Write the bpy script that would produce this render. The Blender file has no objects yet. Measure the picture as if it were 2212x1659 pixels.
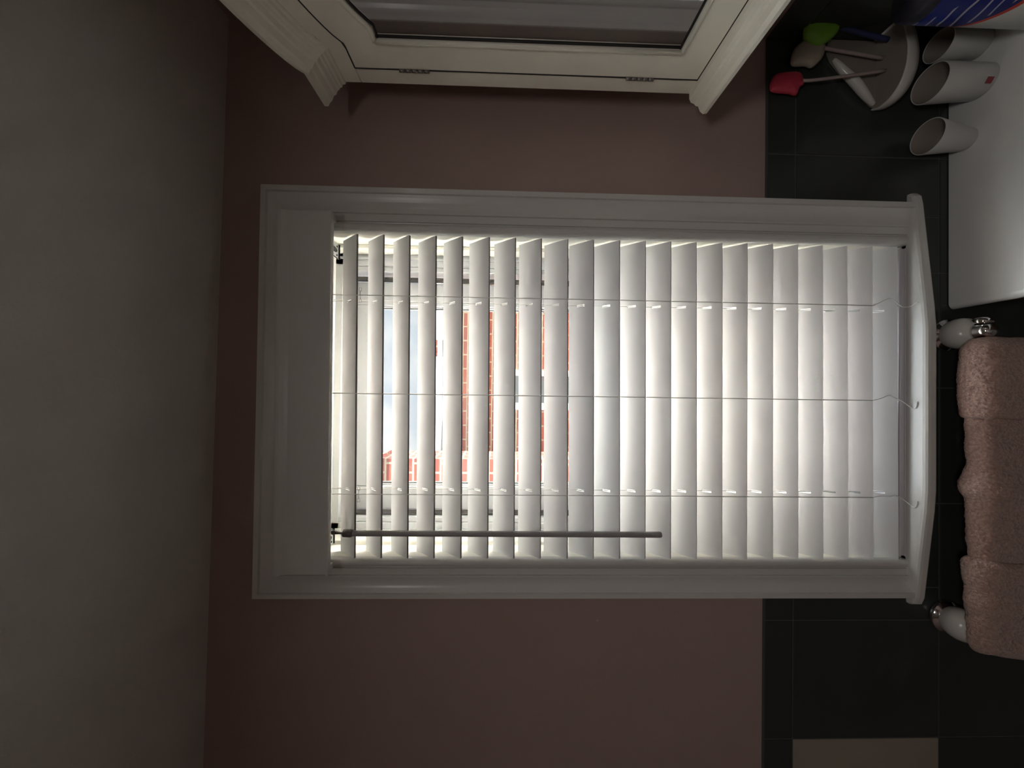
import bpy, bmesh, math, random
from mathutils import Vector, Matrix, noise
random.seed(4)
scn = bpy.context.scene
C = scn.collection

# ------------------------------------------------------------------ camera
# phone held sideways: world up points to the left edge of the frame
F, CX, CY = 800.0, 1106.0, 829.5
CAM = Vector((0, -.65, 1.65))
_n = Vector((1085 - CX, 838 - CY, F)).normalized()
_d = Vector((1, .0135, 0)); _d = (_d - _n * _d.dot(_n)).normalized()
_x = _n.cross(-_d)
ROWS = (_x, _n, -_d)
def U(u, v, y=None, x=None, z=None):
    """where the sight line of a photo pixel meets a world plane"""
    c = Vector((u - CX, v - CY, F)); r = Vector([a.dot(c) for a in ROWS])
    k = (y - CAM.y) / r.y if y is not None else (x - CAM.x) / r.x if x is not None else (z - CAM.z) / r.z
    return CAM + r * k
cam = bpy.data.objects.new('camera', bpy.data.cameras.new('camera')); C.objects.link(cam)
cam.data.sensor_fit = 'HORIZONTAL'; cam.data.sensor_width = 36; cam.data.lens = F / 2212 * 36
cam.data.clip_start = .02
M = Matrix(((_x[0], -_x[1], -_x[2], CAM.x), (_n[0], -_n[1], -_n[2], CAM.y), (-_d[0], _d[1], _d[2], CAM.z), (0, 0, 0, 1)))
cam.matrix_world = M
scn.camera = cam

# ------------------------------------------------------------------ view, sky, sun
scn.view_settings.view_transform = 'Standard'; scn.view_settings.look = 'None'
scn.view_settings.gamma = 1; scn.view_settings.use_curve_mapping = False
scn.view_settings.exposure = 1.0
scn.cycles.max_bounces = 16; scn.cycles.diffuse_bounces = 10
scn.cycles.sample_clamp_indirect = 0
w = bpy.data.worlds.new('sky'); scn.world = w; w.use_nodes = True
nt = w.node_tree; nt.nodes.clear()
out = nt.nodes.new('ShaderNodeOutputWorld'); bg = nt.nodes.new('ShaderNodeBackground')
tc = nt.nodes.new('ShaderNodeTexCoord'); nz = nt.nodes.new('ShaderNodeTexNoise'); cr = nt.nodes.new('ShaderNodeValToRGB')
nz.inputs['Scale'].default_value = 5; nz.inputs['Detail'].default_value = 4
cr.color_ramp.elements[0].position = .38; cr.color_ramp.elements[0].color = (.60, .70, .82, 1)
cr.color_ramp.elements[1].position = .62; cr.color_ramp.elements[1].color = (.97, .98, 1.0, 1)
nt.links.new(tc.outputs['Generated'], nz.inputs['Vector']); nt.links.new(nz.outputs['Fac'], cr.inputs['Fac'])
nt.links.new(cr.outputs['Color'], bg.inputs['Color']); nt.links.new(bg.outputs[0], out.inputs[0])
# overcast sky: the zenith is several times brighter than the horizon
sz = nt.nodes.new('ShaderNodeSeparateXYZ'); ms = nt.nodes.new('ShaderNodeMapRange'); ms.interpolation_type = 'SMOOTHSTEP'
ms.inputs['From Min'].default_value = .30; ms.inputs['From Max'].default_value = .95; ms.inputs['To Min'].default_value = .50; ms.inputs['To Max'].default_value = 4.0
nt.links.new(tc.outputs['Generated'], sz.inputs[0]); nt.links.new(sz.outputs['Z'], ms.inputs['Value']); nt.links.new(ms.outputs[0], bg.inputs['Strength'])
sun = bpy.data.objects.new('sun', bpy.data.lights.new('sun', 'SUN')); C.objects.link(sun)
sun.data.energy = 43; sun.data.angle = .03; sun.data.color = (1, .94, .86)
sun.rotation_euler = Vector((.30, -.20, 1.0)).to_track_quat('Z', 'Y').to_euler()

# ------------------------------------------------------------------ materials
def mat(name, col, rough=.5, metal=0, spec=.5, bump=0, bscale=60, var=0, vscale=8, coat=0, bdist=.002, detail=3):
    m = bpy.data.materials.new(name); m.use_nodes = True; t = m.node_tree; b = t.nodes['Principled BSDF']
    b.inputs['Base Color'].default_value = (*col, 1); b.inputs['Roughness'].default_value = rough
    b.inputs['Metallic'].default_value = metal; b.inputs['Specular IOR Level'].default_value = spec
    b.inputs['Coat Weight'].default_value = coat
    c = t.nodes.new('ShaderNodeTexCoord')
    if var:
        n = t.nodes.new('ShaderNodeTexNoise'); n.inputs['Scale'].default_value = vscale; n.inputs['Detail'].default_value = 4
        x = t.nodes.new('ShaderNodeMix'); x.data_type = 'RGBA'
        x.inputs['A'].default_value = (*[min(1, k * (1 - var)) for k in col], 1)
        x.inputs['B'].default_value = (*[min(1, k * (1 + var)) for k in col], 1)
        t.links.new(c.outputs['Object'], n.inputs['Vector']); t.links.new(n.outputs['Fac'], x.inputs['Factor'])
        t.links.new(x.outputs['Result'], b.inputs['Base Color'])
    if bump:
        n = t.nodes.new('ShaderNodeTexNoise'); n.inputs['Scale'].default_value = bscale; n.inputs['Detail'].default_value = detail
        k = t.nodes.new('ShaderNodeBump'); k.inputs['Strength'].default_value = bump; k.inputs['Distance'].default_value = bdist
        t.links.new(c.outputs['Object'], n.inputs['Vector']); t.links.new(n.outputs['Fac'], k.inputs['Height'])
        t.links.new(k.outputs['Normal'], b.inputs['Normal'])
    return m
def brick_mat(name, c1, c2, cm, L, H, mortar=.012, axis='XZ'):
    m = mat(name, c1, .9, bump=0); t = m.node_tree; b = t.nodes['Principled BSDF']
    g = t.nodes.new('ShaderNodeTexCoord'); s = t.nodes.new('ShaderNodeSeparateXYZ'); cb = t.nodes.new('ShaderNodeCombineXYZ')
    ad = t.nodes.new('ShaderNodeMath'); ad.operation = 'ADD'
    t.links.new(g.outputs['Object'], s.inputs[0]); t.links.new(s.outputs['X'], ad.inputs[0]); t.links.new(s.outputs['Y'], ad.inputs[1])
    t.links.new(ad.outputs[0], cb.inputs['X']); t.links.new(s.outputs['Z'], cb.inputs['Y'])
    k = t.nodes.new('ShaderNodeTexBrick'); k.inputs['Scale'].default_value = 1
    k.inputs['Brick Width'].default_value = L; k.inputs['Row Height'].default_value = H
    k.inputs['Mortar Size'].default_value = mortar; k.inputs['Mortar Smooth'].default_value = .1; k.inputs['Bias'].default_value = 0
    k.inputs['Color1'].default_value = (*c1, 1); k.inputs['Color2'].default_value = (*c2, 1); k.inputs['Mortar'].default_value = (*cm, 1)
    t.links.new(cb.outputs[0], k.inputs['Vector'])
    n = t.nodes.new('ShaderNodeTexNoise'); n.inputs['Scale'].default_value = 14; n.inputs['Detail'].default_value = 5
    x = t.nodes.new('ShaderNodeMix'); x.data_type = 'RGBA'; x.blend_type = 'MULTIPLY'; x.inputs['Factor'].default_value = .5
    r = t.nodes.new('ShaderNodeValToRGB'); r.color_ramp.elements[0].color = (.55, .55, .55, 1); r.color_ramp.elements[1].color = (1.2, 1.15, 1.1, 1)
    t.links.new(g.outputs['Object'], n.inputs['Vector']); t.links.new(n.outputs['Fac'], r.inputs['Fac'])
    t.links.new(k.outputs['Color'], x.inputs['A']); t.links.new(r.outputs['Color'], x.inputs['B'])
    t.links.new(x.outputs['Result'], b.inputs['Base Color'])
    bp = t.nodes.new('ShaderNodeBump'); bp.invert = True; bp.inputs['Strength'].default_value = .6; bp.inputs['Distance'].default_value = .01
    t.links.new(k.outputs['Fac'], bp.inputs['Height']); t.links.new(bp.outputs['Normal'], b.inputs['Normal'])
    return m
def slat_mat():
    m = bpy.data.materials.new('slat vinyl'); m.use_nodes = True; t = m.node_tree; b = t.nodes['Principled BSDF']
    b.inputs['Base Color'].default_value = (.83, .835, .84, 1); b.inputs['Roughness'].default_value = .45
    b.inputs['Specular IOR Level'].default_value = .35
    tr = t.nodes.new('ShaderNodeBsdfTranslucent'); tr.inputs['Color'].default_value = (.80, .80, .79, 1)
    mx = t.nodes.new('ShaderNodeMixShader'); mx.inputs[0].default_value = .05
    c = t.nodes.new('ShaderNodeTexCoord'); n = t.nodes.new('ShaderNodeTexNoise'); n.inputs['Scale'].default_value = 900
    k = t.nodes.new('ShaderNodeBump'); k.inputs['Strength'].default_value = .15; k.inputs['Distance'].default_value = .0005
    t.links.new(c.outputs['Object'], n.inputs['Vector']); t.links.new(n.outputs['Fac'], k.inputs['Height']); t.links.new(k.outputs['Normal'], b.inputs['Normal'])
    t.links.new(b.outputs[0], mx.inputs[1]); t.links.new(tr.outputs[0], mx.inputs[2])
    t.links.new(mx.outputs[0], t.nodes['Material Output'].inputs['Surface'])
    return m
def glass_mat():
    m = bpy.data.materials.new('window glass'); m.use_nodes = True; t = m.node_tree; t.nodes.remove(t.nodes['Principled BSDF'])
    a = t.nodes.new('ShaderNodeBsdfTransparent'); a.inputs['Color'].default_value = (.96, .98, .97, 1)
    g = t.nodes.new('ShaderNodeBsdfGlossy'); g.inputs['Roughness'].default_value = .02
    lw = t.nodes.new('ShaderNodeLayerWeight'); pw = t.nodes.new('ShaderNodeMath'); pw.operation = 'POWER'; pw.inputs[1].default_value = 5
    f = t.nodes.new('ShaderNodeMath'); f.operation = 'MULTIPLY_ADD'; f.inputs[1].default_value = .9; f.inputs[2].default_value = .035
    t.links.new(lw.outputs['Facing'], pw.inputs[0]); t.links.new(pw.outputs[0], f.inputs[0])
    mx = t.nodes.new('ShaderNodeMixShader')
    t.links.new(f.outputs[0], mx.inputs[0]); t.links.new(a.outputs[0], mx.inputs[1]); t.links.new(g.outputs[0], mx.inputs[2])
    t.links.new(mx.outputs[0], t.nodes['Material Output'].inputs['Surface'])
    return m
MT = dict(
    wall=mat('mauve wall paint', (.405, .297, .270), .75, spec=.25, bump=.25, bscale=160, var=.04),
    ceil=mat('ceiling paint', (.66, .64, .59), .85, spec=.2, bump=.3, bscale=220),
    trim=mat('white trim paint', (.66, .65, .62), .28, bump=.06, bscale=90),
    vinyl=mat('window vinyl', (.56, .575, .585), .35),
    wood=mat('cream jamb paint', (.84, .82, .74), .45, bump=.1, bscale=120, var=.06, vscale=30),
    gasket=mat('dark gasket', (.09, .085, .08), .7),
    slat=slat_mat(), slatedge=mat('slat edge shade', (.26, .245, .235), .6), glass=glass_mat(),  # slat front edge coloured darker to stand for the shade along it
    plastic=mat('white plastic', (.50, .48, .46), .35),
    wand=mat('wand plastic', (.36, .35, .34), .4),
    wandcap=mat('wand cap plastic', (.16, .15, .14), .4),
    rail=mat('rail plastic', (.55, .53, .55), .4),
    steel=mat('bracket metal', (.62, .62, .62), .35, metal=.7),
    dark=mat('dark slot', (.02, .02, .02), .6),
    cord=mat('cord fibre', (.84, .83, .80), .7),
    tile=mat('dark green glazed tile', (.036, .042, .038), .32, spec=.45, var=.25, vscale=5, bump=.05, bscale=12),
    beige=mat('beige glazed tile', (.33, .29, .235), .3, var=.12, vscale=12),
    grout=mat('dark grout', (.085, .09, .085), .8),
    counter=mat('white cultured marble', (.78, .79, .78), .16, spec=.5, var=.05, vscale=6),
    cab=mat('cream cabinet paint', (.86, .83, .72), .42, bump=.08, bscale=60, var=.03),
    gap=mat('shadow gap', (.03, .028, .025), .8),
    hinge=mat('dull hinge metal', (.28, .27, .26), .4, metal=.8),
    mirror=mat('mirror silver', (.70, .70, .71), .03, metal=1),
    mirrorbevel=mat('mirror bevel', (.60, .64, .70), .08, metal=1),
    chrome=mat('chrome', (.8, .8, .8), .08, metal=1),
    ceramic=mat('white ceramic', (.62, .61, .575), .22),
    ceramicin=mat('brown tinted glaze', (.30, .265, .225), .3),
    cup=mat('white cup plastic', (.60, .61, .59), .4),
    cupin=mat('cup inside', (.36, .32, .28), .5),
    red=mat('red plastic', (.55, .05, .09), .4), green=mat('bright green plastic', (.24, .52, .05), .4),
    cream=mat('cream plastic', (.46, .41, .33), .45), navy=mat('navy plastic', (.04, .05, .14), .35),
    pinkh=mat('pale handle plastic', (.42, .34, .32), .4),
    redmark=mat('dark red print', (.28, .05, .06), .5),
    vanity=mat('vanity wood', (.10, .06, .04), .5, var=.2, vscale=20),
    floor=mat('grey floor tile', (.22, .21, .20), .4),
    brick=brick_mat('red brick', (.150, .0240, .0105), (.105, .0155, .009), (.185, .160, .112), .205, .072, .011),
    brick2=brick_mat('red brick pier', (.135, .0240, .015), (.095, .017, .012), (.180, .155, .115), .21, .078, .012),
    white=mat('white siding', (.22, .23, .245), .6), pane=mat('neighbour pane', (.05, .062, .07), .08),
    roof=mat('grey shingles', (.30, .30, .31), .9, bump=.5, bscale=30, var=.2, vscale=40),
    conc=mat('concrete drive', (.72, .71, .69), .9, var=.08), wire=mat('black cable', (.03, .03, .03), .6),
    lampm=mat('fill lamp housing', (.7, .7, .68), .4), doorm=mat('door paint', (.7, .69, .66), .5),
)
def towel_mat():
    m = mat('pink terry', (.52, .34, .285), .95, spec=.1); t = m.node_tree; b = t.nodes['Principled BSDF']
    b.inputs['Sheen Weight'].default_value = .35; b.inputs['Sheen Roughness'].default_value = .5
    c = t.nodes.new('ShaderNodeTexCoord'); n = t.nodes.new('ShaderNodeTexNoise'); n.inputs['Scale'].default_value = 260; n.inputs['Detail'].default_value = 6
    n2 = t.nodes.new('ShaderNodeTexNoise'); n2.inputs['Scale'].default_value = 60; n2.inputs['Detail'].default_value = 5
    a = t.nodes.new('ShaderNodeMath'); a.operation = 'ADD'
    k = t.nodes.new('ShaderNodeBump'); k.inputs['Strength'].default_value = .9; k.inputs['Distance'].default_value = .006
    r = t.nodes.new('ShaderNodeValToRGB'); r.color_ramp.elements[0].position = .35; r.color_ramp.elements[1].position = .7
    r.color_ramp.elements[0].color = (.42, .265, .22, 1); r.color_ramp.elements[1].color = (.60, .41, .35, 1)
    t.links.new(c.outputs['Object'], n.inputs['Vector']); t.links.new(c.outputs['Object'], n2.inputs['Vector'])
    t.links.new(n.outputs['Fac'], a.inputs[0]); t.links.new(n2.outputs['Fac'], a.inputs[1]); t.links.new(a.outputs[0], k.inputs['Height'])
    t.links.new(n.outputs['Fac'], r.inputs['Fac']); t.links.new(r.outputs['Color'], b.inputs['Base Color'])
    t.links.new(k.outputs['Normal'], b.inputs['Normal'])
    return m
MT['towel'] = towel_mat()

# ------------------------------------------------------------------ mesh helpers
class MB:
    def __init__(s): s.bm = bmesh.new(); s.mats = []
    def mi(s, m):
        if m is None: return 0
        if m not in s.mats: s.mats.append(m)
        return s.mats.index(m)
    def box(s, a, b, m=None, bev=0, seg=2):
        a, b = Vector(a), Vector(b); i = s.mi(m)
        r = bmesh.ops.create_cube(s.bm, size=1); vs = r['verts']
        for v in vs: v.co = Vector([(a[k] + b[k]) / 2 + v.co[k] * abs(b[k] - a[k]) for k in range(3)])
        fs = set(f for v in vs for f in v.link_faces)
        for f in fs: f.material_index = i
        if bev:
            es = set(e for v in vs for e in v.link_edges)
            r = bmesh.ops.bevel(s.bm, geom=list(es), offset=bev, segments=seg, affect='EDGES', profile=.5)
            for f in r['faces']: f.material_index = i
        return s
    def loft(s, rings, m=None, closed=True, cap=True, smooth=False):
        """rings: lists of points; neighbouring rings are joined"""
        i = s.mi(m); R_ = [[s.bm.verts.new(p) for p in r] for r in rings]; n = len(R_[0])
        for a, b in zip(R_, R_[1:]):
            for j in range(n if closed else n - 1):
                k = (j + 1) % n
                f = s.bm.faces.new((a[j], a[k], b[k], b[j])); f.material_index = i; f.smooth = smooth
        if cap and closed:
            for r in (R_[0], R_[-1]):
                f = s.bm.faces.new(r); f.material_index = i
        return s
    def lathe(s, prof, origin, axis=(0, 0, 1), n=32, m=None, smooth=True, sx=1, sy=1, cap=True):
        ax = Vector(axis).normalized(); u = ax.orthogonal().normalized(); v = ax.cross(u); o = Vector(origin)
        if abs(ax.z) > .99: u = Vector((1, 0, 0)); v = Vector((0, 1, 0))
        rings = [[o + ax * h + (u * math.cos(2 * math.pi * k / n) * sx + v * math.sin(2 * math.pi * k / n) * sy) * max(r, 1e-5) for k in range(n)] for r, h in prof]
        return s.loft(rings, m, True, cap, smooth)
    def tube(s, pts, r, m=None, n=8):
        pts = [Vector(p) for p in pts]; rings = []
        u = None
        for i, p in enumerate(pts):
            t = (pts[min(i + 1, len(pts) - 1)] - pts[max(i - 1, 0)]).normalized()
            u = t.orthogonal().normalized() if u is None else (u - t * u.dot(t)).normalized()
            v = t.cross(u); rr = r[i] if isinstance(r, (list, tuple)) else r
            rings.append([p + (u * math.cos(2 * math.pi * k / n) + v * math.sin(2 * math.pi * k / n)) * rr for k in range(n)])
        return s.loft(rings, m, True, True, True)
    def build(s, name, m, parent=None, smooth=None):
        bmesh.ops.recalc_face_normals(s.bm, faces=s.bm.faces)
        me = bpy.data.meshes.new(name); s.bm.to_mesh(me); s.bm.free()
        ms = s.mats if s.mats else [m]
        for q in ms: me.materials.append(MT[q])
        if smooth is not None:
            for p in me.polygons: p.use_smooth = smooth
        o = bpy.data.objects.new(name, me); C.objects.link(o)
        if parent: o.parent = parent; o.matrix_parent_inverse = Matrix.Translation(-parent.location)
        return o
def mb(): return MB()
def empty(name, loc=(0, 0, 0)):
    o = bpy.data.objects.new(name, None); C.objects.link(o); o.location = loc; o.empty_display_size = .02; return o
def tag(o, label, cat, group=None, kind=None):
    o['label'] = label; o['category'] = cat
    if group: o['group'] = group
    if kind: o['kind'] = kind
    return o
def struct(o, label=None, cat=None):
    o['kind'] = 'structure'
    if label: o['label'] = label
    if cat: o['category'] = cat
    return o
def arcpts(cx, cy, r, a0, a1, n):
    return [(cx + r * math.cos(math.radians(a0 + (a1 - a0) * k / n)), cy + r * math.sin(math.radians(a0 + (a1 - a0) * k / n))) for k in range(n + 1)]
def catmull(P, n=8):
    P = [Vector(p) for p in P]; Q = [P[0]] + P + [P[-1]]; o = []
    for i in range(1, len(Q) - 2):
        for k in range(n):
            t = k / n; a, b, c, d = Q[i - 1], Q[i], Q[i + 1], Q[i + 2]
            o.append(.5 * ((2 * b) + (c - a) * t + (2 * a - 5 * b + 4 * c - d) * t * t + (-a + 3 * b - 3 * c + d) * t ** 3))
    o.append(P[-1]); return o

# ------------------------------------------------------------------ room shell
XR, XL, YB = .636, -1.05, -1.75
OX0, OX1, OZ0, OZ1 = -.30, .269, .915, 2.00       # window opening
TZ = 1.184                                        # top of the tiling
def CZ(x): return 2.1418 - .0113 * x              # ceiling runs slightly out of level
T = .17
b = mb()
for a, c in (((XL - .1, 0, -.05), (OX0, T, 2.4)), ((OX1, 0, -.05), (XR + .1, T, 2.4)), ((OX0, 0, -.05), (OX1, T, OZ0)), ((OX0, 0, OZ1), (OX1, T, 2.4))): b.box(a, c)
struct(b.build('wall_front', 'wall'), 'mauve painted wall around the window', 'wall')
struct(mb().box((XR, YB - .1, -.05), (XR + .1, 0, 2.4)).build('wall_right', 'wall'), 'mauve painted side wall behind the mirror cabinet', 'wall')
struct(mb().box((XL - .1, YB - .1, -.05), (XL, 0, 2.4)).build('wall_left', 'wall'), 'mauve painted side wall out of view at left', 'wall')
struct(mb().box((XL, YB - .1, -.05), (XR, YB, 2.4)).build('wall_back', 'wall'), 'mauve painted wall behind the camera', 'wall')
struct(mb().box((XL, YB, -.06), (XR, 0, 0)).build('floor', 'floor'), 'grey tiled bathroom floor', 'floor')
b = mb(); r = []
for y in (YB, 0): r.append([(XL, y, CZ(XL)), (XR, y, CZ(XR)), (XR, y, 2.3), (XL, y, 2.3)])
b.loft(r); struct(b.build('ceiling', 'ceil'), 'off white painted ceiling', 'ceiling')
b = mb().box((XL - .3, YB - .3, 2.4), (XR + .3, T, 2.46)); struct(b.build('trim_1', 'white'), 'flat roof deck over the room', 'roof')

# glazed tiles: 206 x 264 mm grid with a narrow cap row, joints where the photo has them
def tiles(b, horiz, plane, span, accents=(), hole=None, first=None, step=.2065):
    g = .0022; zs = [TZ, 1.1325]
    while zs[-1] > -.01: zs.append(zs[-1] - .2645)
    cuts = [span[0]]; x = first
    while x > span[0]: x -= step
    x += step
    while x < span[1] - .004: cuts.append(x); x += step
    cuts.append(span[1])
    for r in range(len(zs) - 1):
        z1, z0 = zs[r], max(zs[r + 1], .001)
        if z1 - z0 < .01: continue
        for c in range(len(cuts) - 1):
            x0, x1 = cuts[c], cuts[c + 1]
            if x1 - x0 < .006: continue
            m = 'beige' if (r, c) in accents else 'tile'
            parts = [(x0, x1, z0, z1)]
            if hole and x1 > hole[0] and x0 < hole[1] and z1 > hole[2]:
                parts = []
                if x0 < hole[0]: parts.append((x0, hole[0], z0, z1))
                if x1 > hole[1]: parts.append((hole[1], x1, z0, z1))
                if z0 < hole[2]: parts.append((max(x0, hole[0]), min(x1, hole[1]), z0, hole[2]))
            for (p, q, s0, s1) in parts:
                if q - p < .004 or s1 - s0 < .004: continue
                if horiz: b.box((p + g / 2, plane, s0 + g / 2), (q - g / 2, plane - .0075, s1 - g / 2), m, .0012, 2)
                else: b.box((plane, p + g / 2, s0 + g / 2), (plane - .0075, q - g / 2, s1 - g / 2), m, .0012, 2)
    if horiz:
        if hole:
            for a in ((span[0], hole[0], .0, TZ), (hole[1], span[1], 0, TZ), (hole[0], hole[1], 0, hole[2])): b.box((a[0], plane + .001, a[2]), (a[1], plane - .0062, a[3] - .001), 'grout')
    else: b.box((plane + .001, span[0], 0), (plane - .0062, span[1], TZ - .001), 'grout')
b = mb()
tiles(b, True, -.0002, (XL, XR), {(1, 2)}, (-.345, .318, .93), first=-.4025)
# accent column is the one left of the joint at x = -.609
o = b.build('wall_front_tiles', 'tile'); struct(o, 'dark green glazed wall tiles with one beige accent tile, under and beside the window', 'wall tiles')
b = mb(); tiles(b, False, XR - .0002, (YB, -.008), first=-.15)
struct(b.build('wall_right_tiles', 'tile'), 'dark green glazed tiles on the side wall above the counter', 'wall tiles')

# ------------------------------------------------------------------ window
win = struct(empty('window_1', (-.016, .1, OZ0)), 'white vinyl sash window behind the blind', 'window')
# casing: moulded profile (distance from the opening, height off the wall)
prof = [(0, .0), (0, .0045)] + [(a, .0045 + (c - .0045) * .88) for a, c in arcpts(.0085, .0045, .0085, 180, 10, 10)] + [(.0180, .0062), (.0186, .0095), (.0305, .0095), (.0311, .0132)] + \
       [(.0335 + .0275 * k / 8, .0135 - .0035 * math.sin(math.pi * k / 8) ** 1.0 + .0035 * k / 8) for k in range(9)] + [(.0615, .0172), (.0621, .0222), (.0705, .0222), (.0715, .0205), (.0715, 0)]
ZC, ZB = 1.989, .929   # head opening line, stool top
X0, X1 = -.2945, .2655
def casing(name, pts, parent):
    rings = [[P(s, h) for s, h in prof] for P in pts]
    mb().loft(rings).build(name, 'trim', parent)
casing('side_casing', [lambda s, h: (X1 + s * 1.0, -h, ZB), lambda s, h: (X1 + s, -h, ZC + s)], win)
casing('side_casing', [lambda s, h: (X0 - s * .86, -h, ZB), lambda s, h: (X0 - s * .86, -h, ZC + s)], win)
casing('head_casing', [lambda s, h: (X1 + s, -h, ZC + s), lambda s, h: (X0 - s * .86, -h, ZC + s)], win)
# stool with bowed front and rounded horns
YF = [(-.371, -.004), (-.3715, -.012), (-.367, -.0195), (-.355, -.0235), (-.200, -.0385), (-.165, -.0405), (.115, -.0405), (.150, -.038), (.335, -.0205), (.350, -.018), (.357, -.012), (.357, -.004)]
b = mb(); rings = []
prf = [(-.0185, .0035), (-.0170, .0012), (-.0145, 0), (-.0060, 0), (-.0025, .0010), (-.0006, .0035), (0, .0075)]
inner = [(x * .97, 0.0) for x, y in YF]
for dz, ins in prf:
    rings.append([(x * (1 - ins * 1.2), min(y + ins, 0.0), ZB + dz) for x, y in YF])
rings.insert(0, [(x * .98, min(y + .012, 0.0), ZB - .0185) for x, y in YF])
b.loft(rings); 
b.box((X0 - .004, -.002, ZB - .0185), (X1 + .003, .085, ZB - .0002))
so = b.build('stool', 'trim', win)
# jambs, head jamb, stops and vinyl frame; everything sits behind the blind
JX0, JX1 = OX0 + .0005, OX1 - .0005
b = mb()
for s, xo, xi in ((1, JX1, X1), (-1, JX0, X0)):
    b.box((xo, .0003, ZB), (xi, .018, ZC), None); b.box((xo, .018, ZB), (xi + s * .0015, .052, ZC))
    b.box((xo, .052, ZB), (xi - s * .0060, .085, ZC), None, .003)
b.box((JX0, .0003, ZC), (JX1, .085, OZ1 - .0005))
b.build('jamb', 'wood', win)
b = mb()
for s, xe in ((1, X1), (-1, X0)):
    b.box((xe + s * .003, .085, ZB), (xe - s * .028, .15, ZC + .008), None, .002)
    b.box((xe - s * .012, .080, ZB), (xe - s * .016, .0855, ZC), None)
    b.box((xe - s * .028, .088, ZB), (xe - s * .0375, .15, ZC), None, .0015)
b.box((X0, .085, ZC - .022), (X1, .15, ZC + .008)); b.box((X0, .07, ZB - .01), (X1, .15, ZB + .02))
b.build('vinyl_frame', 'vinyl', win)
SX0, SX1, GX0, GX1 = -.2515, .2145, -.2045, .1675
b = mb()
for x in (SX0 - .003, SX1 + .003): b.box((x - .0022, .099, ZB), (x + .0022, .12, ZC - .02))
b.build('gasket', 'gasket', win)
def sash(name, z0, z1, y0, y1, hz, hz2):
    s = empty(name, ((SX0 + SX1) / 2, (y0 + y1) / 2, z0)); s.parent = win; s.matrix_parent_inverse = Matrix.Translation(-win.location)
    b = mb()
    b.box((SX0, y0, z0), (GX0, y1, z1), None, .002); b.box((GX1, y0, z0), (SX1, y1, z1), None, .002)
    b.box((GX0, y0, z0), (GX1, y1, z0 + hz), None, .002); b.box((GX0, y0, z1 - hz2), (GX1, y1, z1), None, .002)
    for k, e in ((0, .003), (1, .006)):
        yy = y0 + .008 + .006 * k
        b.box((GX0 - .001, yy, z0 + hz), (GX0 + e, yy + .004, z1 - hz2)); b.box((GX1 + .001, yy, z0 + hz), (GX1 - e, yy + .004, z1 - hz2))
        b.box((GX0, yy, z1 - hz2 + .001), (GX1, yy + .004, z1 - hz2 - e)); b.box((GX0, yy, z0 + hz - .001), (GX1, yy + .004, z0 + hz + e))
    b.build('sash_frame', 'vinyl', s)
    mb().box((GX0 - .002, y1 - .014, z0 + hz - .002), (GX1 + .002, y1 - .010, z1 - hz2 + .002)).build('glass_pane', 'glass', s)
    b = mb()
    for xa, xb in ((GX0, GX0 + .0018), (GX1 - .0018, GX1)): b.box((xa, y0 + .010, z0 + hz), (xb, y0 + .02, z1 - hz2))
    b.box((GX0 + .006, y0 + .019, z1 - hz2 - .008), (GX1 - .006, y0 + .022, z1 - hz2 - .0105)); b.build('glazing_gasket', 'gasket', s)
    return s
sash('upper_sash', 1.45, ZC - .024, .118, .146, .035, .040)
s2 = sash('lower_sash', ZB + .018, 1.485, .088, .114, .045, .035)
for x in (-.235, .204):
    mb().box((x - .008, .104, 1.488), (x + .008, .118, 1.496), None, .002).box((x - .003, .100, 1.496), (x + .003, .110, 1.500)).build('tilt_latch', 'plastic', s2)

# ------------------------------------------------------------------ blind
bl = tag(empty('window_blind', (-.016, -.006, ZB)), 'white two inch slat blind half open across the window, with valance, cords and tilt wand', 'window blind')
VY = -.048
b = mb()                                            # valance: profile run across, returns back to the casing
vp = [(0, 1.9275), (.0, 1.9305), (.003, 1.9318), (.003, 1.995), (.0015, 2.000), (-.001, 2.006), (-.001, 2.0115), (.004, 2.0135), (.0105, 2.0125), (.0105, 1.9275)]
VX0, VX1 = -.3035, .2825
b.loft([[(x, VY + p, z + (.0113 * -1 * (x + .01)) * -.8) for p, z in vp] for x in (VX0, VX1)])
for xa, xb in ((VX0, VX0 + .009), (VX1 - .009, VX1)):
    zz = .009 * (xa + .01)
    b.box((xa, VY + .010, 1.9305 + zz), (xb, -.0212, 2.0115 + zz), None, .001)
b.build('valance', 'trim', bl)
HZ = 1.9615
b = mb().box((X0 + .004, -.010, HZ), (X1 - .004, .046, ZC - .002), None, .003)
b.build('headrail', 'plastic', bl)
mb().box((-.183, -.0108, HZ + .004), (.150, -.010, HZ + .012)).build('headrail_slot', 'rail', bl)
# mounting brackets under each end of the headrail: plate with an oblong slot and screws
for s, xe in ((1, X1), (-1, X0)):
    br = mb()
    xa, xb = xe - s * .002, xe - s * .029
    br.box((xa, -.010, HZ - .0016), (xb, .050, HZ - .0002), 'steel'); br.box((xa, .049, HZ - .004), (xb, .0505, HZ), 'gap')
    br.box((xb - s * -.0008, -.008, HZ - .0022), (xb, .05, HZ - .0002), 'gap')
    ring = [((xa + xb) / 2 + px * .42, .022 + py * 1.0, HZ - .0021) for px, py in arcpts(0, .010, .011, 0, 180, 8) + arcpts(0, -.010, .011, 180, 360, 8)]
    br.loft([ring, [(p[0], p[1], HZ - .001) for p in ring]], 'dark')
    for px, py in ((-.008, .042), (.008, .042), (-.009, .001), (.009, .001)):
        br.lathe([(.0018, 0), (.0018, .0008)], ((xa + xb) / 2 + px, py, HZ - .0023), n=10, m='dark')
    br.build('bracket', 'steel', bl)
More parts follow.
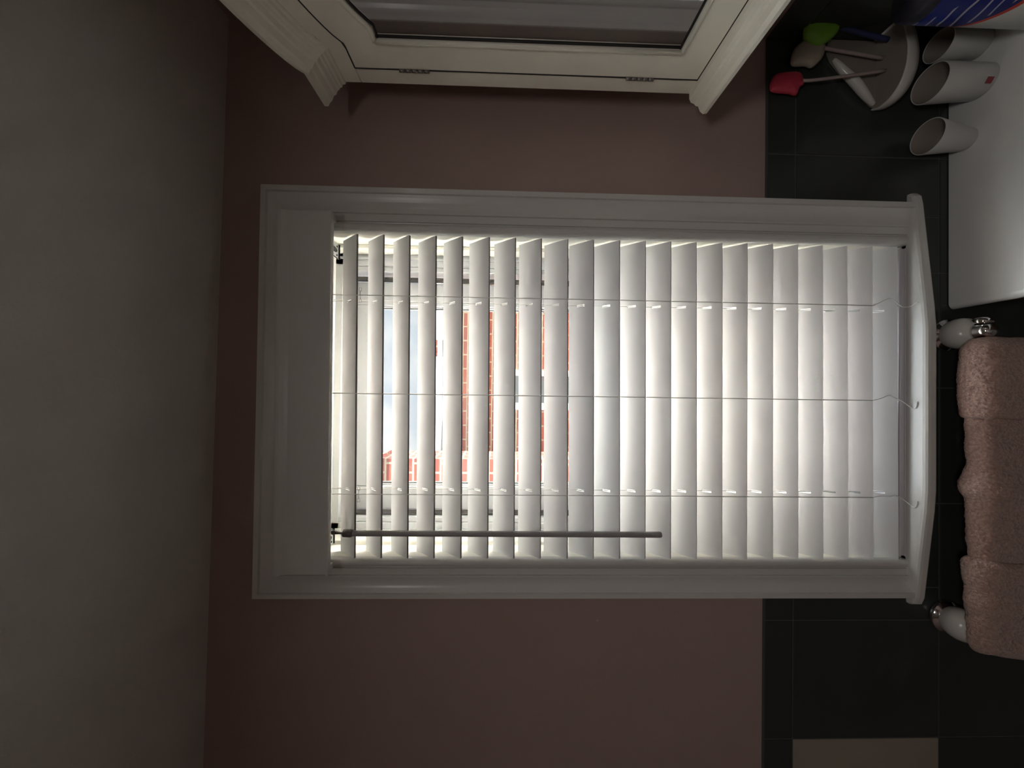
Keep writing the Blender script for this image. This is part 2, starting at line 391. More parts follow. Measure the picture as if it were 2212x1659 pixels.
# slats
SA, SB, TH = .0326, .0368, .0030
dirv = Vector((0, SA, SB)).normalized(); SW = math.hypot(SA, SB); nrm = Vector((0, -dirv.z, dirv.y))   # room-facing upper side
U_L = [775, 832, 888, 945, 1002, 1060, 1116, 1172, 1229, 1285, 1341, 1397, 1452, 1507, 1563, 1617, 1672, 1726, 1780, 1833, 1887, 1940]
U_R = [769, 826, 883, 940, 998, 1056, 1113, 1170, 1228, 1284, 1341, 1396, 1451, 1507, 1562, 1616, 1672, 1727, 1781, 1835, 1889, 1943]
HX = (.1495, -.1805)
NW = 8
def slat_mesh():
    xs = [-.2800, HX[0] * -1 * 0 - .2800]
    cx = -.0165
    hx = [h - cx for h in HX]
    xs = sorted([-.2790, .2790] + [h + e for h in hx for e in (-.0021, .0021)])
    ws = [0, .006, .013, .0168, .0245, .0322, .036, .043, SW]
    bm = bmesh.new(); idx = {}
    def V(i, j, t):
        k = (i, j, t)
        if k not in idx:
            s = ws[j]; q = (s / SW - .5) * 2; cur = .0005 * (1 - q * q)
            p = dirv * s + nrm * (cur + (TH / 2 if t else -TH / 2)); idx[k] = bm.verts.new((xs[i], p.y, p.z))
        return idx[k]
    hole = lambda i, j: 0 <= i < len(xs) - 1 and 0 <= j < len(ws) - 1 and i in (1, 3) and 3 <= j <= 4
    solid = lambda i, j: 0 <= i < len(xs) - 1 and 0 <= j < len(ws) - 1 and not hole(i, j)
    for i in range(len(xs) - 1):
        for j in range(len(ws) - 1):
            if not solid(i, j): continue
            f = bm.faces.new((V(i, j, 1), V(i + 1, j, 1), V(i + 1, j + 1, 1), V(i, j + 1, 1))); f.smooth = True
            f = bm.faces.new((V(i, j, 0), V(i, j + 1, 0), V(i + 1, j + 1, 0), V(i + 1, j, 0))); f.smooth = True
            for (di, dj, a, c) in ((-1, 0, (i, j), (i, j + 1)), (1, 0, (i + 1, j), (i + 1, j + 1)), (0, -1, (i, j), (i + 1, j)), (0, 1, (i, j + 1), (i + 1, j + 1))):
                if not solid(i + di, j + dj):
                    f = bm.faces.new((V(*a, 0), V(*c, 0), V(*c, 1), V(*a, 1)))
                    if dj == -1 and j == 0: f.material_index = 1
    bmesh.ops.recalc_face_normals(bm, faces=bm.faces)
    es = [e for e in bm.edges if len(e.link_faces) == 2 and e.calc_face_angle(0) > .6]
    for e in es: e.smooth = False
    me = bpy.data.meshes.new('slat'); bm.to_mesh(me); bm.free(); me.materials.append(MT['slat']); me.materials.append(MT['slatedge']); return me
sme = slat_mesh(); slat_pos = []
for i, (a, c) in enumerate(zip(U_L, U_R)):
    p1 = U(a - .5, 507 + (a - 775) * .024, y=-.006); p0 = U(c - .5, 1199 + .005 * (c - 770), y=-.006)
    o = bpy.data.objects.new('slat', sme); C.objects.link(o)
    zc = (p0.z + p1.z) / 2; sl = math.atan2(p1.z - p0.z, p1.x - p0.x)
    o.parent = bl; o.matrix_parent_inverse = Matrix.Translation(-bl.location)
    o.location = (-.0165, -.006, zc + TH / 2); o.rotation_euler = (0, -sl + random.uniform(-.0008, .0008), 0)
    slat_pos.append((zc, math.tan(sl)))
def slz(i, x): return slat_pos[i][0] + slat_pos[i][1] * (x + .0165)
# bottom rail
b = mb()
b.box((X0 + .006, -.0085, ZB + .0010), (X1 - .006, .040, ZB + .0125), None, .0022, 3)
b.box((X0 + .006, -.0098, ZB + .0030), (X1 - .006, -.0080, ZB + .0046))
b.build('bottom_rail', 'rail', bl)
# ladder cords (front, back, a rung under every slat) and lift cords through the slots
for x in (.1563, -.1850, -.0130):
    b = mb(); zt = HZ; zb = slz(20, x) + .004
    b.tube([(x, -.0083, zt), (x, -.0083, (zt + zb) / 2), (x - .0005, -.0083, zb)], .0007)
    b.tube([(x, .0300, zt), (x, .0300, ZB + .014)], .0006)
    # slack tail and the loose loop in front of the bottom rail
    k = 1 if x > 0 else -1
    if x == .1563: tail = [(x, -.0083, zb), (x + .005, -.010, zb - .012), (x + .012, -.013, zb - .024), (x + .009, -.0135, ZB + .030), (x - .001, -.0125, ZB + .016), (x - .003, -.0118, ZB + .010), (x - .003, -.0125, ZB + .003), (x - .002, -.018, ZB + .0010), (x + .001, -.023, ZB + .0010), (x + .002, -.026, ZB + .0012), (x + .0005, -.027, ZB + .0012)]
    else: tail = [(x, -.0083, zb), (x + .003, -.010, zb - .012), (x + (.009 if x > -.1 else .003), -.013, zb - .024), (x + .005, -.0135, ZB + .028), (x + .001, -.0125, ZB + .016), (x - .006, -.0125, ZB + .006), (x - .012, -.017, ZB + .0012), (x - .013, -.022, ZB + .0012), (x - .009, -.025, ZB + .0012), (x - .001, -.026, ZB + .0012)]
    b.tube(catmull(tail), .0008)
    for i in range(22):
        z = slz(i, x)
        b.tube([(x, -.0083, z - .001), (x, .0300, z + SB + .002 - .0035)], .0005, n=6)
    b.build('ladder_cord', 'cord', bl)
for x in HX:
    mb().tube([(x, .0105, HZ), (x, .0105, ZB + .010)], .0005, n=6).build('lift_cord', 'cord', bl)
# cord guides poking out under the headrail, metal clip on the second slat
for x in (.1563, -.0130, -.1850):
    b = mb().box((x - .006, -.0120, HZ - .005), (x + .006, -.004, HZ + .001), None, .001).box((x - .0035, -.0125, HZ - .008), (x + .0035, -.0055, HZ - .004), None, .001)
    b.build('cord_guide', 'steel', bl)
for x in (.1563, -.1850):
    z = slz(0, x) - .003; b = mb()
    for dx in (-.010, .010): b.tube([(x + dx - .003, -.009, z), (x + dx + .003, -.009, z), (x + dx + .003, -.009, z - .004), (x + dx - .003, -.009, z - .004), (x + dx - .003, -.009, z)], .0005, n=6)
    b.tube([(x - .008, -.009, z - .002), (x + .008, -.009, z - .002)], .0005, n=6); b.build('ladder_clip', 'plastic', bl)
# tilt wand
wx, wy = -.2500, -.0200
A = U(760, 1152, y=wy); B = U(1429, 1155, y=wy)
wd = (B - A).normalized()
b = mb()
hexr = lambda p, r: [p + Vector((math.cos(math.pi / 3 * k + .26), math.sin(math.pi / 3 * k + .26), 0)) * r for k in range(6)]
b.tube([A - wd * .004, A, A + (B - A) * .5, B - wd * .003, B - wd * .0008, B], [.0046, .0048, .0048, .0050, .0044, .0022], n=18)
wo = b.build('tilt_wand', 'wand', bl)
cp = U(741, 1152, y=wy)
mb().tube([cp, cp + wd * .001, cp + wd * .013, cp + wd * .0165], [.0052, .0064, .0064, .0049], n=14).build('wand_cap', 'wandcap', wo)
hk = U(722, 1150, y=-.014)
mb().tube([hk + Vector((0, .004, .009)), hk, hk.lerp(cp, .6), cp + wd * .002], [.0030, .0034, .0020, .0022], n=10).lathe([(.0036, -.002), (.0042, .002), (.0030, .004)], hk, n=12).build('wand_hook', 'hinge', wo)

# ------------------------------------------------------------------ mirror cabinet on the right wall
cabn = tag(empty('mirror_cabinet', (XR, -.3, 1.35)), 'cream painted mirror cabinet with crown moulding and arched mirrored door, on the side wall', 'mirror cabinet')
XF = .478; CY0, CY1 = -.066, -.62; MID = (CY0 + CY1) / 2
crk = -.0935; sh = .040                              # door edge line, flat shoulder length
def arch(y, y_sh, z_sh, rise):
    """flat shoulders, then a cathedral arch between them"""
    a = y_sh; bnd = 2 * MID - y_sh
    if y >= a or y <= bnd: return z_sh
    t = (a - y) / (a - bnd); s = math.sin(math.pi * t)
    return z_sh + rise * (s ** .75)
N = 48
def ys(a, c): return [a + (c - a) * k / N for k in range(N + 1)]
ZBOT, ZTOP = 1.352, 1.9045
# carcass
mb().box((XF + .004, CY1, ZBOT), (XR - .008, CY0 , 1.915), None, .001).build('carcass', 'cab', cabn)
def ribbon(name, m, ylist, zlo, zhi, x0, x1, parent, nn=1):
    b = mb(); rings = [[(x0, y, zlo(y)), (x1, y, zlo(y)), (x1, y, zhi(y)), (x0, y, zhi(y))] for y in ylist]
    b.loft(rings); return b.build(name, m, parent)
# face frame: stiles, bottom rail, arched head
DZ0, DZ1 = 1.3565, 1.8775
DL, DR = crk, 2 * MID - crk
fr = mb()
fr.box((XF, CY0, ZBOT), (XF + .006, DL + .0012, DZ1)); fr.box((XF, DR - .0012, ZBOT), (XF + .006, CY1, DZ1))
yl = ys(CY0, CY1)
dtop = lambda y: arch(y, crk - sh, DZ1, .062)
fr.loft([[(XF, y, max(dtop(y) + .001, DZ1)), (XF + .006, y, max(dtop(y) + .001, DZ1)), (XF + .006, y, max(dtop(y) + .03, 1.90)), (XF, y, max(dtop(y) + .03, 1.90))] for y in yl])
fr.box((XF, DL + .0012, ZBOT), (XF + .006, DR, DZ0 - .001)); fr.build('face_frame', 'cab', cabn)
dy = sorted(set(ys(DL - .001, DR + .001) + [crk - sh]), reverse=True)
b = mb(); gx = XF - .0006
b.tube([(gx, crk, DZ0), (gx, crk, DZ1)], .0013, n=6); b.tube([(gx, y, dtop(y)) for y in ys(crk, 2 * MID - crk)], .0013, n=6); b.tube([(gx, crk, DZ0), (gx, 2 * MID - crk, DZ0)], .0013, n=6)
b.build('door_gap_shade', 'gap', cabn)  # dark tubes laid along the door joint, painting in its shade
# door frame around the glass
door = empty('door', (XF, MID, DZ0)); door.parent = cabn; door.matrix_parent_inverse = Matrix.Translation(-cabn.location)
GL, GZ0, GZ1, gsh = -.1420, 1.4055, 1.8300, .019
GR = 2 * MID - GL
gtop = lambda y: arch(y, GL - gsh, GZ1, .062)
d0, d1 = DL - .0012, DR + .0012
b = mb(); xo = XF - .0010
b.box((xo, d0, DZ0 + .0008), (XF + .005, GL, GZ1)); b.box((xo, GR, DZ0 + .0008), (XF + .005, d1, GZ1))
b.box((xo, GL, DZ0 + .0008), (XF + .005, GR, GZ0))
b.loft([[(xo, y, gtop(y) if GR <= y <= GL else GZ1), (XF + .005, y, gtop(y) if GR <= y <= GL else GZ1), (XF + .005, y, dtop(y) - .001), (xo, y, dtop(y) - .001)] for y in dy])
b.build('door_frame', 'cab', door)
# rounded bead around the glass
bead = [(xo - .001, GL + .0005, GZ0), (xo - .001, GL + .0005, GZ1)] + [(xo - .001, y, gtop(y)) for y in ys(GL, GR)] + [(xo - .001, GR, GZ1), (xo - .001, GR, GZ0)]
b = mb(); b.tube([(xo - .001, GL + .003, GZ0 - .003), (xo - .001, GL + .003, GZ1 + .002)], .0035); b.tube([(xo - .001, y, gtop(y) + .003) for y in ys(GL + .003, GR - .003)], .0035)
b.tube([(xo - .001, GL + .003, GZ0 - .003), (xo - .001, GR - .003, GZ0 - .003)], .0035); b.build('glass_bead', 'cab', door)
mb().loft([[(XF + .0015, y, GZ0), (XF + .004, y, GZ0), (XF + .004, y, gtop(y)), (XF + .0015, y, gtop(y))] for y in ys(GL, GR)]).build('mirror_glass', 'mirror', door)
b = mb()
b.tube([(XF + .0010, GL - .0016, GZ0 + .001), (XF + .001, GL - .0016, GZ1)], .0014); b.tube([(XF + .001, y, gtop(y) - .0022) for y in ys(GL, GR)], .0014); b.tube([(XF + .001, GL, GZ0 + .0015), (XF + .001, GR, GZ0 + .0015)], .0014)
b.build('mirror_edge', 'gap', door)
for z0, z1 in ((1.766, 1.812), (1.425, 1.4685)):
    b = mb()
    for k in range(5):
        a = z0 + (z1 - z0) * k / 5; b.tube([(XF - .003, crk, a + .0006), (XF - .003, crk, a + (z1 - z0) / 5 - .0006)], .0023, n=12)
    b.build('hinge', 'hinge', cabn)
# crown: stepped profile swept over the arch; projects into the room
cpf = [(.000, -.008), (.003, -.006), (.004, .002), (.008, .004), (.009, .010), (.012, .013), (.014, .018), (.020, .022), (.022, .029), (.030, .035), (.033, .041), (.039, .046), (.039, .058), (.034, .061), (.0, .061)]
b = mb(); rings = []
ctop = lambda y: arch(y, -.127 + .002, 1.8755, .062)
for y in sorted(ys(CY0 + .001, CY1) + [-.125], reverse=True): rings.append([(XF - p, y, ctop(y) + .027 + (h + .008) * .493) for p, h in cpf])
b.loft(rings); b.build('crown_moulding', 'cab', cabn)
bpf = [(0, .0045), (.010, .0045), (.016, .002), (.018, -.003), (.021, -.006), (.022, -.010), (.030, -.013), (.034, -.018), (.033, -.024), (.0, -.024)]
mb().loft([[(XF - p, y, ZBOT + h) for p, h in bpf] for y in (CY0 - .002, CY1)]).build('base_moulding', 'cab', cabn)

# ------------------------------------------------------------------ counter, things on it
CTZ = .853
van = tag(empty('bathroom_vanity', (.39, -.4, 0)), 'white topped vanity counter in the corner under the mirror cabinet', 'vanity')
CX0 = .1515
# top with an oval basin: ring grid between rectangle edge and the oval
bcx, bcy, brx, bry = .40, -.345, .185, .235
b = mb(); n = 64
outer = []; 
for k in range(n):
    a = 2 * math.pi * k / n; c, s = math.cos(a), math.sin(a)
    hx0, hx1, hy0, hy1 = CX0 + .010 - bcx, XR - .009 - bcx, -.72 - bcy, -.009 - bcy
    t = min((hx1 if c > 0 else hx0) / c if abs(c) > 1e-6 else 1e9, (hy1 if s > 0 else hy0) / s if abs(s) > 1e-6 else 1e9)
    outer.append((bcx + c * t, bcy + s * t, CTZ))
# snap nearest samples to corners
for cxn, cyn in ((CX0 + .010, -.72), (CX0 + .010, -.009), (XR - .009, -.72), (XR - .009, -.009)):
    k = min(range(n), key=lambda q: (outer[q][0] - cxn) ** 2 + (outer[q][1] - cyn) ** 2); outer[k] = (cxn, cyn, CTZ)
rings = [outer]
for f, dz in ((1.04, 0), (1.0, -.002), (.96, -.010), (.90, -.035), (.78, -.08), (.55, -.12), (.2, -.14)):
    rings.append([(bcx + math.cos(2 * math.pi * k / n) * brx * f, bcy + math.sin(2 * math.pi * k / n) * bry * f, CTZ + dz) for k in range(n)])
b.loft(rings, None, True, False, True)
b.bm.faces.new([b.bm.verts.new(p) for p in rings[-1]])
# rounded left edge and front
ed = [(CX0 + .010 - .010 * math.sin(math.radians(a)), CTZ - .010 + .010 * math.cos(math.radians(a))) for a in range(0, 181, 20)] 
ed = ed[:] + [(CX0 + .010, CTZ - .030), (CX0 + .03, CTZ - .030)]
b.loft([[(x, y, z) for x, z in ed] for y in (-.009, -.72)], None, False, False, True)
b.build('counter_top', 'counter', van)
mb().box((CX0 + .02, -.70, .09), (XR - .009, -.009, CTZ - .0305)).build('cabinet_body', 'vanity', van)
mb().box((CX0 + .014, -.69, .12), (CX0 + .020, -.36, CTZ - .05), None, .002).build('door_panel', 'vanity', van)
mb().box((CX0 + .014, -.35, .12), (CX0 + .020, -.02, CTZ - .05), None, .002).build('door_panel', 'vanity', van)
mb().box((CX0 + .05, -.69, .0), (XR - .009, -.02, .09)).build('toe_kick', 'gap', van)

def cup(name, base, top, r0, r1, label, m='cup', parent=None):
    base, top = Vector(base), Vector(top); ax = (top - base); h = ax.length
    e = tag(empty(name, base), label, 'cup')
    b = mb(); th = .0014
    b.lathe([(0, 0), (r0 * .93, 0), (r0, .002), (r0 + (r1 - r0) * .5, h * .5), (r1, h - .001), (r1 - th * .5, h), (r1 - th, h - .001)], base, ax, 40, cap=False)
    b.build('cup_body', m, e)
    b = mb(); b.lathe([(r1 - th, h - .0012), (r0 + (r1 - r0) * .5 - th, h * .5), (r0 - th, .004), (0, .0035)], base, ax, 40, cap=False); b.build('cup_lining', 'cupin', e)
    return e
cup('rinse_cup', (.4400, -.0345, CTZ), (.4395, -.0400, .930), .0175, .0275, 'small white rinse cup standing alone on the counter by the window sill')
c2 = cup('rinse_cup', (.5250, -.0535, CTZ), (.5225, -.0500, .938), .026, .0295, 'white cup with a dark red mark, in front of the corner shelf')
cup('rinse_cup', (.5900, -.0520, CTZ), (.5860, -.0520, .925), .021, .0240, 'pale cup tucked into the corner behind the red marked cup')
# red mark on the second cup
p = U(2118, 163, z=.868); mk = Vector((.5250, -.0535, .868)); d = (CAM - mk); d.z = 0; d.normalize()
side = Vector((-d.y, d.x, 0)); b = mb(); rr = .0272
ringA = []
for zz in (.862, .872):
    ringA.append([mk + (d * math.cos(t) + side * math.sin(t)) * rr + Vector((0, 0, zz - .868)) for t in (-.05, .06, .17, .28)] + [mk + (d * math.cos(t) + side * math.sin(t)) * (rr - .002) + Vector((0, 0, zz - .868)) for t in (.28, .17, .06, -.05)])
b.loft(ringA).build('printed_mark', 'redmark', c2)

# corner dish on the tiles
SZ = .985
sh_o = tag(empty('corner_dish', (XR, -.01, SZ)), 'white ceramic wall dish with a brownish glazed hollow, in the tiled corner above the counter', 'wall dish')
outl = catmull([(.5055, -.0085, 0), (.4995, -.022, 0), (.5015, -.040, 0), (.5130, -.056, 0), (.5318, -.066, 0), (.5500, -.0695, 0), (.5709, -.0700, 0), (.6000, -.066, 0), (.6270, -.060, 0)], 6)
outl = [(p.x, p.y) for p in outl]
def sc(f, dz): return [(.575 + (x - .575) * f, min(-.0085, -.008 + (y + .008) * f), SZ + dz) for x, y in outl] + [(.6275, -.0085, SZ + dz)]
mb().loft([sc(.62, -.022), sc(.90, -.014), sc(.985, -.002), sc(1.0, .004), sc(1.0, .009), sc(.985, .012), sc(.955, .011), sc(.93, .007)], None, True, False, True).build('dish_body', 'ceramic', sh_o)
mb().loft([sc(.932, .0075), sc(.88, .003), sc(.6, .0005), sc(.3, 0)], None, True, True, True).build('dish_hollow', 'ceramicin', sh_o)
fl = [(.5065, SZ - .004), (.5120, SZ + .014), (.5260, SZ + .030), (.5480, SZ + .050), (.5700, SZ + .072), (.5900, SZ + .088), (.6050, SZ + .094), (.6270, SZ + .096), (.6270, SZ - .014), (.5100, SZ - .014)]
mb().loft([[(x, -.0085, z) for x, z in fl], [(x, -.0135, z) for x, z in fl]]).build('back_flange', 'ceramicin', sh_o)
mb().tube(catmull([(.5120, -.0140, SZ + .012), (.5260, -.0160, SZ + .028), (.5480, -.0170, SZ + .048), (.5700, -.0165, SZ + .070), (.5900, -.0150, SZ + .086)], 6), [.0035] + [.0035 + .0045 * math.sin(math.pi * k / 24) for k in range(1, 24)] + [.0035], n=12).build('rolled_rim', 'ceramic', sh_o)
# three small brushes standing in the dish, their coloured heads up
def brush(name, outline, y, mh, mhandle, foot, label, depth=.010, hr=.0032, mid=None):
    pts = [U(u, v, y=y) for u, v in outline]; c = sum(pts, Vector()) / len(pts)
    e = tag(empty(name, foot), label, 'brush', 'small brushes in the corner dish')
    P = catmull(pts + [pts[0]], 6)[:-1]; b = mb(); rings = []
    for f, dd in ((.0, -1), (.55, -.92), (.85, -.6), (1, 0), (.85, .6), (.55, .92), (.0, 1)):
        rings.append([c + (p - c) * max(f, .01) + Vector((0, depth * dd, 0)) for p in P])
    b.loft(rings, None, True, True, True).build('brush_head', mh, e)
    far = min(pts, key=lambda p: (p - Vector(foot)).length)
    pp = [c.lerp(far, .8)] + ([mid] if mid else []) + [Vector(foot)]
    mb().tube(catmull(pp, 6), hr, n=10).build('handle', mhandle, e)
    return e
ft = lambda x, y: Vector((x, y, SZ + .006))
brush('small_brush', [(1736, 60), (1750, 44), (1780, 38), (1808, 42), (1815, 55), (1806, 74), (1784, 93), (1762, 98), (1738, 84), (1735, 70)], -.030, 'green', 'navy', ft(.610, -.034), 'small brush with a bright green rounded head, nearest the side wall', .011, .0042)
brush('small_brush', [(1735, 87), (1752, 86), (1776, 92), (1783, 100), (1778, 122), (1765, 138), (1752, 147), (1740, 143), (1711, 143), (1708, 128), (1716, 105)], -.022, 'cream', 'pinkh', ft(.585, -.026), 'small brush with a cream rounded head, between the green and the red one', .008, .0030)
brush('small_brush', [(1664, 178), (1672, 164), (1686, 157), (1726, 156), (1736, 172), (1736, 183), (1728, 189), (1720, 206), (1705, 203), (1668, 199), (1662, 188)], -.022, 'red', 'pinkh', ft(.560, -.030), 'small brush with a pinkish red square ended head, leaning furthest towards the window', .007, .0026, U(1768, 172, y=-.03))

# printed canister at the frame edge
ca = tag(empty('wipes_canister', (.579, -.140, CTZ)), 'white canister with a navy label and red curved stripe, nearest the camera on the counter', 'canister')
def can_mat():
    m = mat('canister label', (.02, .03, .2), .35); t = m.node_tree; bb = t.nodes['Principled BSDF']
    g = t.nodes.new('ShaderNodeTexCoord'); s = t.nodes.new('ShaderNodeSeparateXYZ'); t.links.new(g.outputs['Object'], s.inputs[0])
    # label edge height falls along the curve of the can
    a = t.nodes.new('ShaderNodeMath'); a.operation = 'MULTIPLY_ADD'; a.inputs[1].default_value = -1.18; t.links.new(s.outputs['Y'], a.inputs[0]); t.links.new(s.outputs['Z'], a.inputs[2])
    r = t.nodes.new('ShaderNodeValToRGB'); r.color_ramp.interpolation = 'CONSTANT'
    mp = t.nodes.new('ShaderNodeMapRange'); mp.inputs['From Min'].default_value = -.06; mp.inputs['From Max'].default_value = .26
    t.links.new(a.outputs[0], mp.inputs['Value']); t.links.new(mp.outputs[0], r.inputs['Fac'])
    e = r.color_ramp.elements; e[0].position = 0; e[0].color = (.62, .63, .62, 1); e[1].position = .485; e[1].color = (.60, .045, .02, 1)
    x = e.new(.508); x.color = (.012, .022, .19, 1); x = e.new(.93); x.color = (.05, .05, .06, 1)
    # slanted white print strokes
    wv = t.nodes.new('ShaderNodeTexWave'); wv.inputs['Scale'].default_value = 22; wv.inputs['Distortion'].default_value = 3; wv.inputs['Detail'].default_value = 1
    mpn = t.nodes.new('ShaderNodeMapping'); mpn.inputs['Rotation'].default_value = (.5, .9, .3); t.links.new(g.outputs['Object'], mpn.inputs[0]); t.links.new(mpn.outputs[0], wv.inputs[0])
    gt = t.nodes.new('ShaderNodeMath'); gt.operation = 'GREATER_THAN'; gt.inputs[1].default_value = .93; t.links.new(wv.outputs['Fac'], gt.inputs[0])
    z1 = t.nodes.new('ShaderNodeMath'); z1.operation = 'GREATER_THAN'; z1.inputs[1].default_value = .535; t.links.new(mp.outputs[0], z1.inputs[0])
    z2 = t.nodes.new('ShaderNodeMath'); z2.operation = 'LESS_THAN'; z2.inputs[1].default_value = .74; t.links.new(mp.outputs[0], z2.inputs[0])
    p1 = t.nodes.new('ShaderNodeMath'); p1.operation = 'MULTIPLY'; t.links.new(z1.outputs[0], p1.inputs[0]); t.links.new(z2.outputs[0], p1.inputs[1])
    p2 = t.nodes.new('ShaderNodeMath'); p2.operation = 'MULTIPLY'; t.links.new(p1.outputs[0], p2.inputs[0]); t.links.new(gt.outputs[0], p2.inputs[1])
    mx = t.nodes.new('ShaderNodeMix'); mx.data_type = 'RGBA'; mx.inputs['B'].default_value = (.45, .46, .52, 1)
    t.links.new(p2.outputs[0], mx.inputs['Factor']); t.links.new(r.outputs['Color'], mx.inputs['A']); t.links.new(mx.outputs['Result'], bb.inputs['Base Color'])
    return m
MT['can'] = can_mat(); MT['canlid'] = mat('dark navy lid', (.02, .02, .035), .5)
b = mb().lathe([(.033, 0), (.036, .003), (.036, .190), (.035, .194)], (.579, -.140, CTZ), n=48)
o = b.build('canister_body', 'can', ca)
for v_ in o.data.vertices: v_.co -= Vector((.579, -.140, CTZ))
o.matrix_parent_inverse = Matrix.Identity(4)
mb().lathe([(.0355, .1935), (.0365, .195), (.0365, .208), (.033, .213), (.012, .214), (.0115, .218), (.0, .219)], (.579, -.140, CTZ), n=48).build('canister_lid', 'canlid', ca)

# ------------------------------------------------------------------ towel rail and towel
BY, BZ = -.062, .861
PL, PR = -.3930, .1040
rl = tag(empty('towel_rail', ((PL + PR) / 2, -.008, BZ)), 'chrome towel rail with round ceramic posts on the tiles under the window sill', 'towel rail')
for px in (PL, PR):
    po = mb().lathe([(.0, -.0), (.027, -.0), (.0285, .003), (.0275, .008), (.0215, .010), (.0205, .013)], (px, -.0078, BZ), (0, -1, 0), 36).build('wall_flange', 'chrome', rl)
    mb().lathe([(.0205, .009), (.0240, .014), (.0262, .022), (.0265, .029), (.0250, .036), (.0215, .042), (.0165, .046), (.0140, .047)], (px, -.0078, BZ), (0, -1, 0), 36).build('ceramic_post', 'ceramic', rl)
    mb().lathe([(.0135, .046), (.0125, .049), (.0125, .058), (.0118, .064), (.0080, .068), (0, .069)], (px, -.0078, BZ), (0, -1, 0), 30).build('bar_socket', 'chrome', rl)
    s = 1 if px > 0 else -1
    mb().lathe([(.0120, .012), (.0125, .015), (.0125, .0185), (.009, .022), (.0, .0235)], (px, BY, BZ), (s, 0, 0), 24).build('end_cap', 'chrome', rl)
mb().tube([(PL + .008, BY, BZ), (PR - .008, BY, BZ)], .0055, n=20).build('bar', 'chrome', rl)
# towel: section over the bar, bunched along its length into soft folds
NXT, NST = 330, 110
tw0, tw1 = -.4150, .0895
folds = sorted([(.093 - (v - 730) * .000745, f) for v, f in ((724, .007), (760, .0115), (800, .0145), (870, .0140), (898, .0125), (906, .0055), (960, .0050), (1000, .0065), (1035, .0095), (1062, .0140), (1084, .0065), (1130, .0045), (1180, .0035), (1214, .0020), (1223, .0100), (1250, .0095), (1282, .0055), (1300, .0070), (1335, .0040), (1370, .0055), (1425, .0060))])
def fold(x):
    for (a, fa), (c, fc) in zip(folds, folds[1:]):
        if a <= x <= c:
            t = (x - a) / (c - a); t = t * t * (3 - 2 * t); return fa + (fc - fa) * t
    return folds[0][1]
b = mb(); rings = []
for i in range(NXT + 1):
    x = tw0 + (tw1 - tw0) * i / NXT; R0 = .0095 + fold(x); ring = []
    endf = min(1, (x - tw0) / .012, (tw1 - x) / .012); endf = max(0, endf) ** .5
    for j in range(NST + 1):
        s = j / NST                      # 0 back hem .. 1 front hem
        if s < .3: y, z = BY + .0 + R0 * .85 , BZ - (.3 - s) / .3 * .30; ny, nz_ = 1, 0
        elif s < .55:
            a = math.pi * (s - .3) / .25; y, z = BY + math.cos(a) * R0 * (.85 if a < math.pi / 2 else 1.0 + .15), BZ + math.sin(a) * R0 * 1.15; ny, nz_ = math.cos(a), math.sin(a)
        else: t = (s - .55) / .45; y, z = BY - R0 * 1.15 - .010 * math.sin(t * 1.6), BZ - t * .40; ny, nz_ = -1, 0
        # creases sag diagonally down the front
        p = Vector((x * 1.0 + (BZ - z) * .10, z * .35, y * .5))
        cr_ = noise.noise(Vector((p.x * 30, p.y * 16, 3.1))) * .0040 + noise.noise(Vector((p.x * 90, p.y * 40, 7.7))) * .0012 * (1 if x < -.12 else .3)
        fz = noise.noise(Vector((x * 420, y * 420, z * 420))) * .0011 + noise.noise(Vector((x * 190, y * 190, z * 190))) * .0010
        dsp = cr_ + fz
        y = BY + (y - BY) * (.55 + .45 * endf) + ny * dsp; z = z + nz_ * dsp - (1 - endf) * .006 * (1 if s > .3 and s < .55 else 0)
        y = min(y, -.0125)
        ring.append((x + (.012 * max(0, (BZ - z)) / .1 * (-1 if x < -.2 else .0)) * min(1, abs(x + .2) / .2) + noise.noise(Vector((z * 30, y * 30, 2))) * .002, y, z))
    rings.append(ring)
b.loft(rings, None, False, False, True)
to = b.build('bath_towel', 'towel'); tag(to, 'fluffy pinkish brown bath towel bunched over the rail below the window', 'towel')
sm = to.modifiers.new('thickness', 'SOLIDIFY'); sm.thickness = .004; sm.offset = 1

# ------------------------------------------------------------------ outside: neighbour's brick house
gy = 4.75
nh = tag(empty('neighbour_house', (0, gy, -1)), 'red brick house with white eaves seen between the upper slats', 'house')
zt = 2.29
# wall with a window opening
nx0, nx1 = -.3145, .2662; wz1, wz0 = 1.60, .2
b = mb()
for a, c in (((-5, gy, -1), (nx0, gy + .2, zt)), ((nx1, gy, -1), (5, gy + .2, zt)), ((nx0, gy, wz1), (nx1, gy + .2, zt)), ((nx0, gy, -1), (nx1, gy + .2, wz0))): b.box(a, c)
b.build('brick_wall', 'brick', nh)
b = mb(); fw = .085
b.box((nx0, gy - .02, wz0), (nx0 + fw * 1.2, gy + .12, wz1)); b.box((nx1 - fw, gy - .02, wz0), (nx1, gy + .12, wz1)); b.box((nx0, gy - .02, wz1 - fw), (nx1, gy + .12, wz1)); b.box((nx0, gy - .04, wz0), (nx1, gy + .12, wz0 + .08))
nwf = b.build('window', 'white', nh)
mb().box((nx0 + fw, gy + .06, wz0), (nx1 - fw, gy + .07, wz1 - .04)).build('pane', 'pane', nwf)
mb().box((-5, gy - .35, zt), (5, gy + .02, zt + .03)).box((-5, gy - .37, zt), (5, gy - .34, zt + .17)).build('eave', 'white', nh)
b = mb(); b.loft([[(-5, gy - .42, zt + .17), (-5, gy - .42, zt + .20), (-5, gy + 4, zt + 1.15), (-5, gy + 4, zt + 1.1)], [(5, gy - .42, zt + .17), (5, gy - .42, zt + .20), (5, gy + 4, zt + 1.15), (5, gy + 4, zt + 1.1)]]); b.build('roof', 'white', nh)
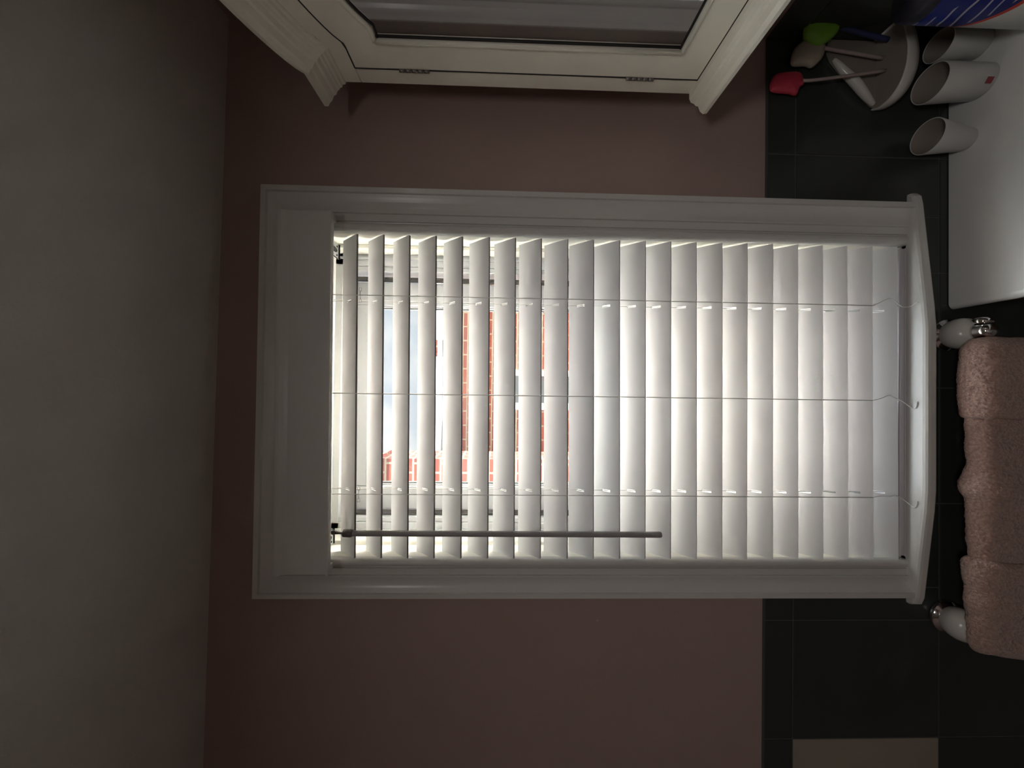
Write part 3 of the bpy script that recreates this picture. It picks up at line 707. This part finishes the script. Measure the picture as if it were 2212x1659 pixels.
g1, g2 = U(946, 735, y=5.2), U(946, 768, y=5.2)
b = mb(); b.box((g2.x, 5.15, zt + .2), (g1.x - .09, 5.4, g1.z + .08)); b.box((g2.x + .06, 5.14, g1.z - .10), (g1.x, 5.41, g1.z + .13)); b.build('chimney_stub', 'brick2', nh)
# brick pier standing nearer, left of the view
py = 3.6; px1 = U(1000, 992, y=py).x
b = mb(); b.box((px1 - 1.6, py, -1), (px1, py + .55, 3.02)); b.box((px1 - 1.6, py - .02, 3.02), (px1 + .03, py + .55, 3.07), None)
tag(b.build('brick_pier', 'brick2'), 'tall red brick pier standing left of the neighbouring house', 'brick pier')
ka, kb = U(957, 870, y=4.2), U(953, 990, y=4.2)
e1 = kb + (kb - ka) * .6; e0 = ka - (kb - ka) * 6
cb_ = mb().tube([e0, ka, kb, (px1 + .02, 4.20, kb.z - .01)], .006, n=6).build('utility_cable', 'wire'); tag(cb_, 'thin dark cable running to the brick pier', 'cable')
struct(mb().box((-12, T, -1.1), (12, 14, -1.0)).build('floor_outside', 'conc'), 'pale concrete ground outside', 'ground')
struct(mb().box((-9, T - .02, -1.0), (9, T, -.06)).build('trim_2', 'brick2'), 'outer foundation wall below the room', 'wall')

# ------------------------------------------------------------------ door and added fill lamp behind the camera
d_ = struct(empty('door_1', (-.2, YB + .03, 0)), 'white painted door behind the camera', 'door')
mb().box((-.6, YB, 0), (.16, YB + .04, 2.0), None, .003).build('door_leaf', 'doorm', d_)
mb().lathe([(.012, 0), (.012, .03), (.028, .04), (.030, .055), (.02, .065), (0, .067)], (-.52, YB + .04, 1.0), (0, 1, 0), 24).build('knob', 'chrome', d_)
lm = tag(empty('fill_lamp', (-.05, -1.10, 2.10)), 'added unseen round fill lamp behind the camera', 'fill lamp')
mb().lathe([(.14, 0), (.14, .03), (.10, .04)], (-.05, -1.10, 2.098), n=32).build('fill_lamp_housing', 'lampm', lm)
la = bpy.data.lights.new('fill_lamp_source', 'AREA'); la.shape = 'DISK'; la.size = .26; la.energy = 1.5; la.color = (1, .96, .92)  # unseen fill lamp, added to brighten the room from behind the camera
lo = bpy.data.objects.new('fill_lamp_source', la); C.objects.link(lo); lo.location = (-.05, -1.10, 2.092)
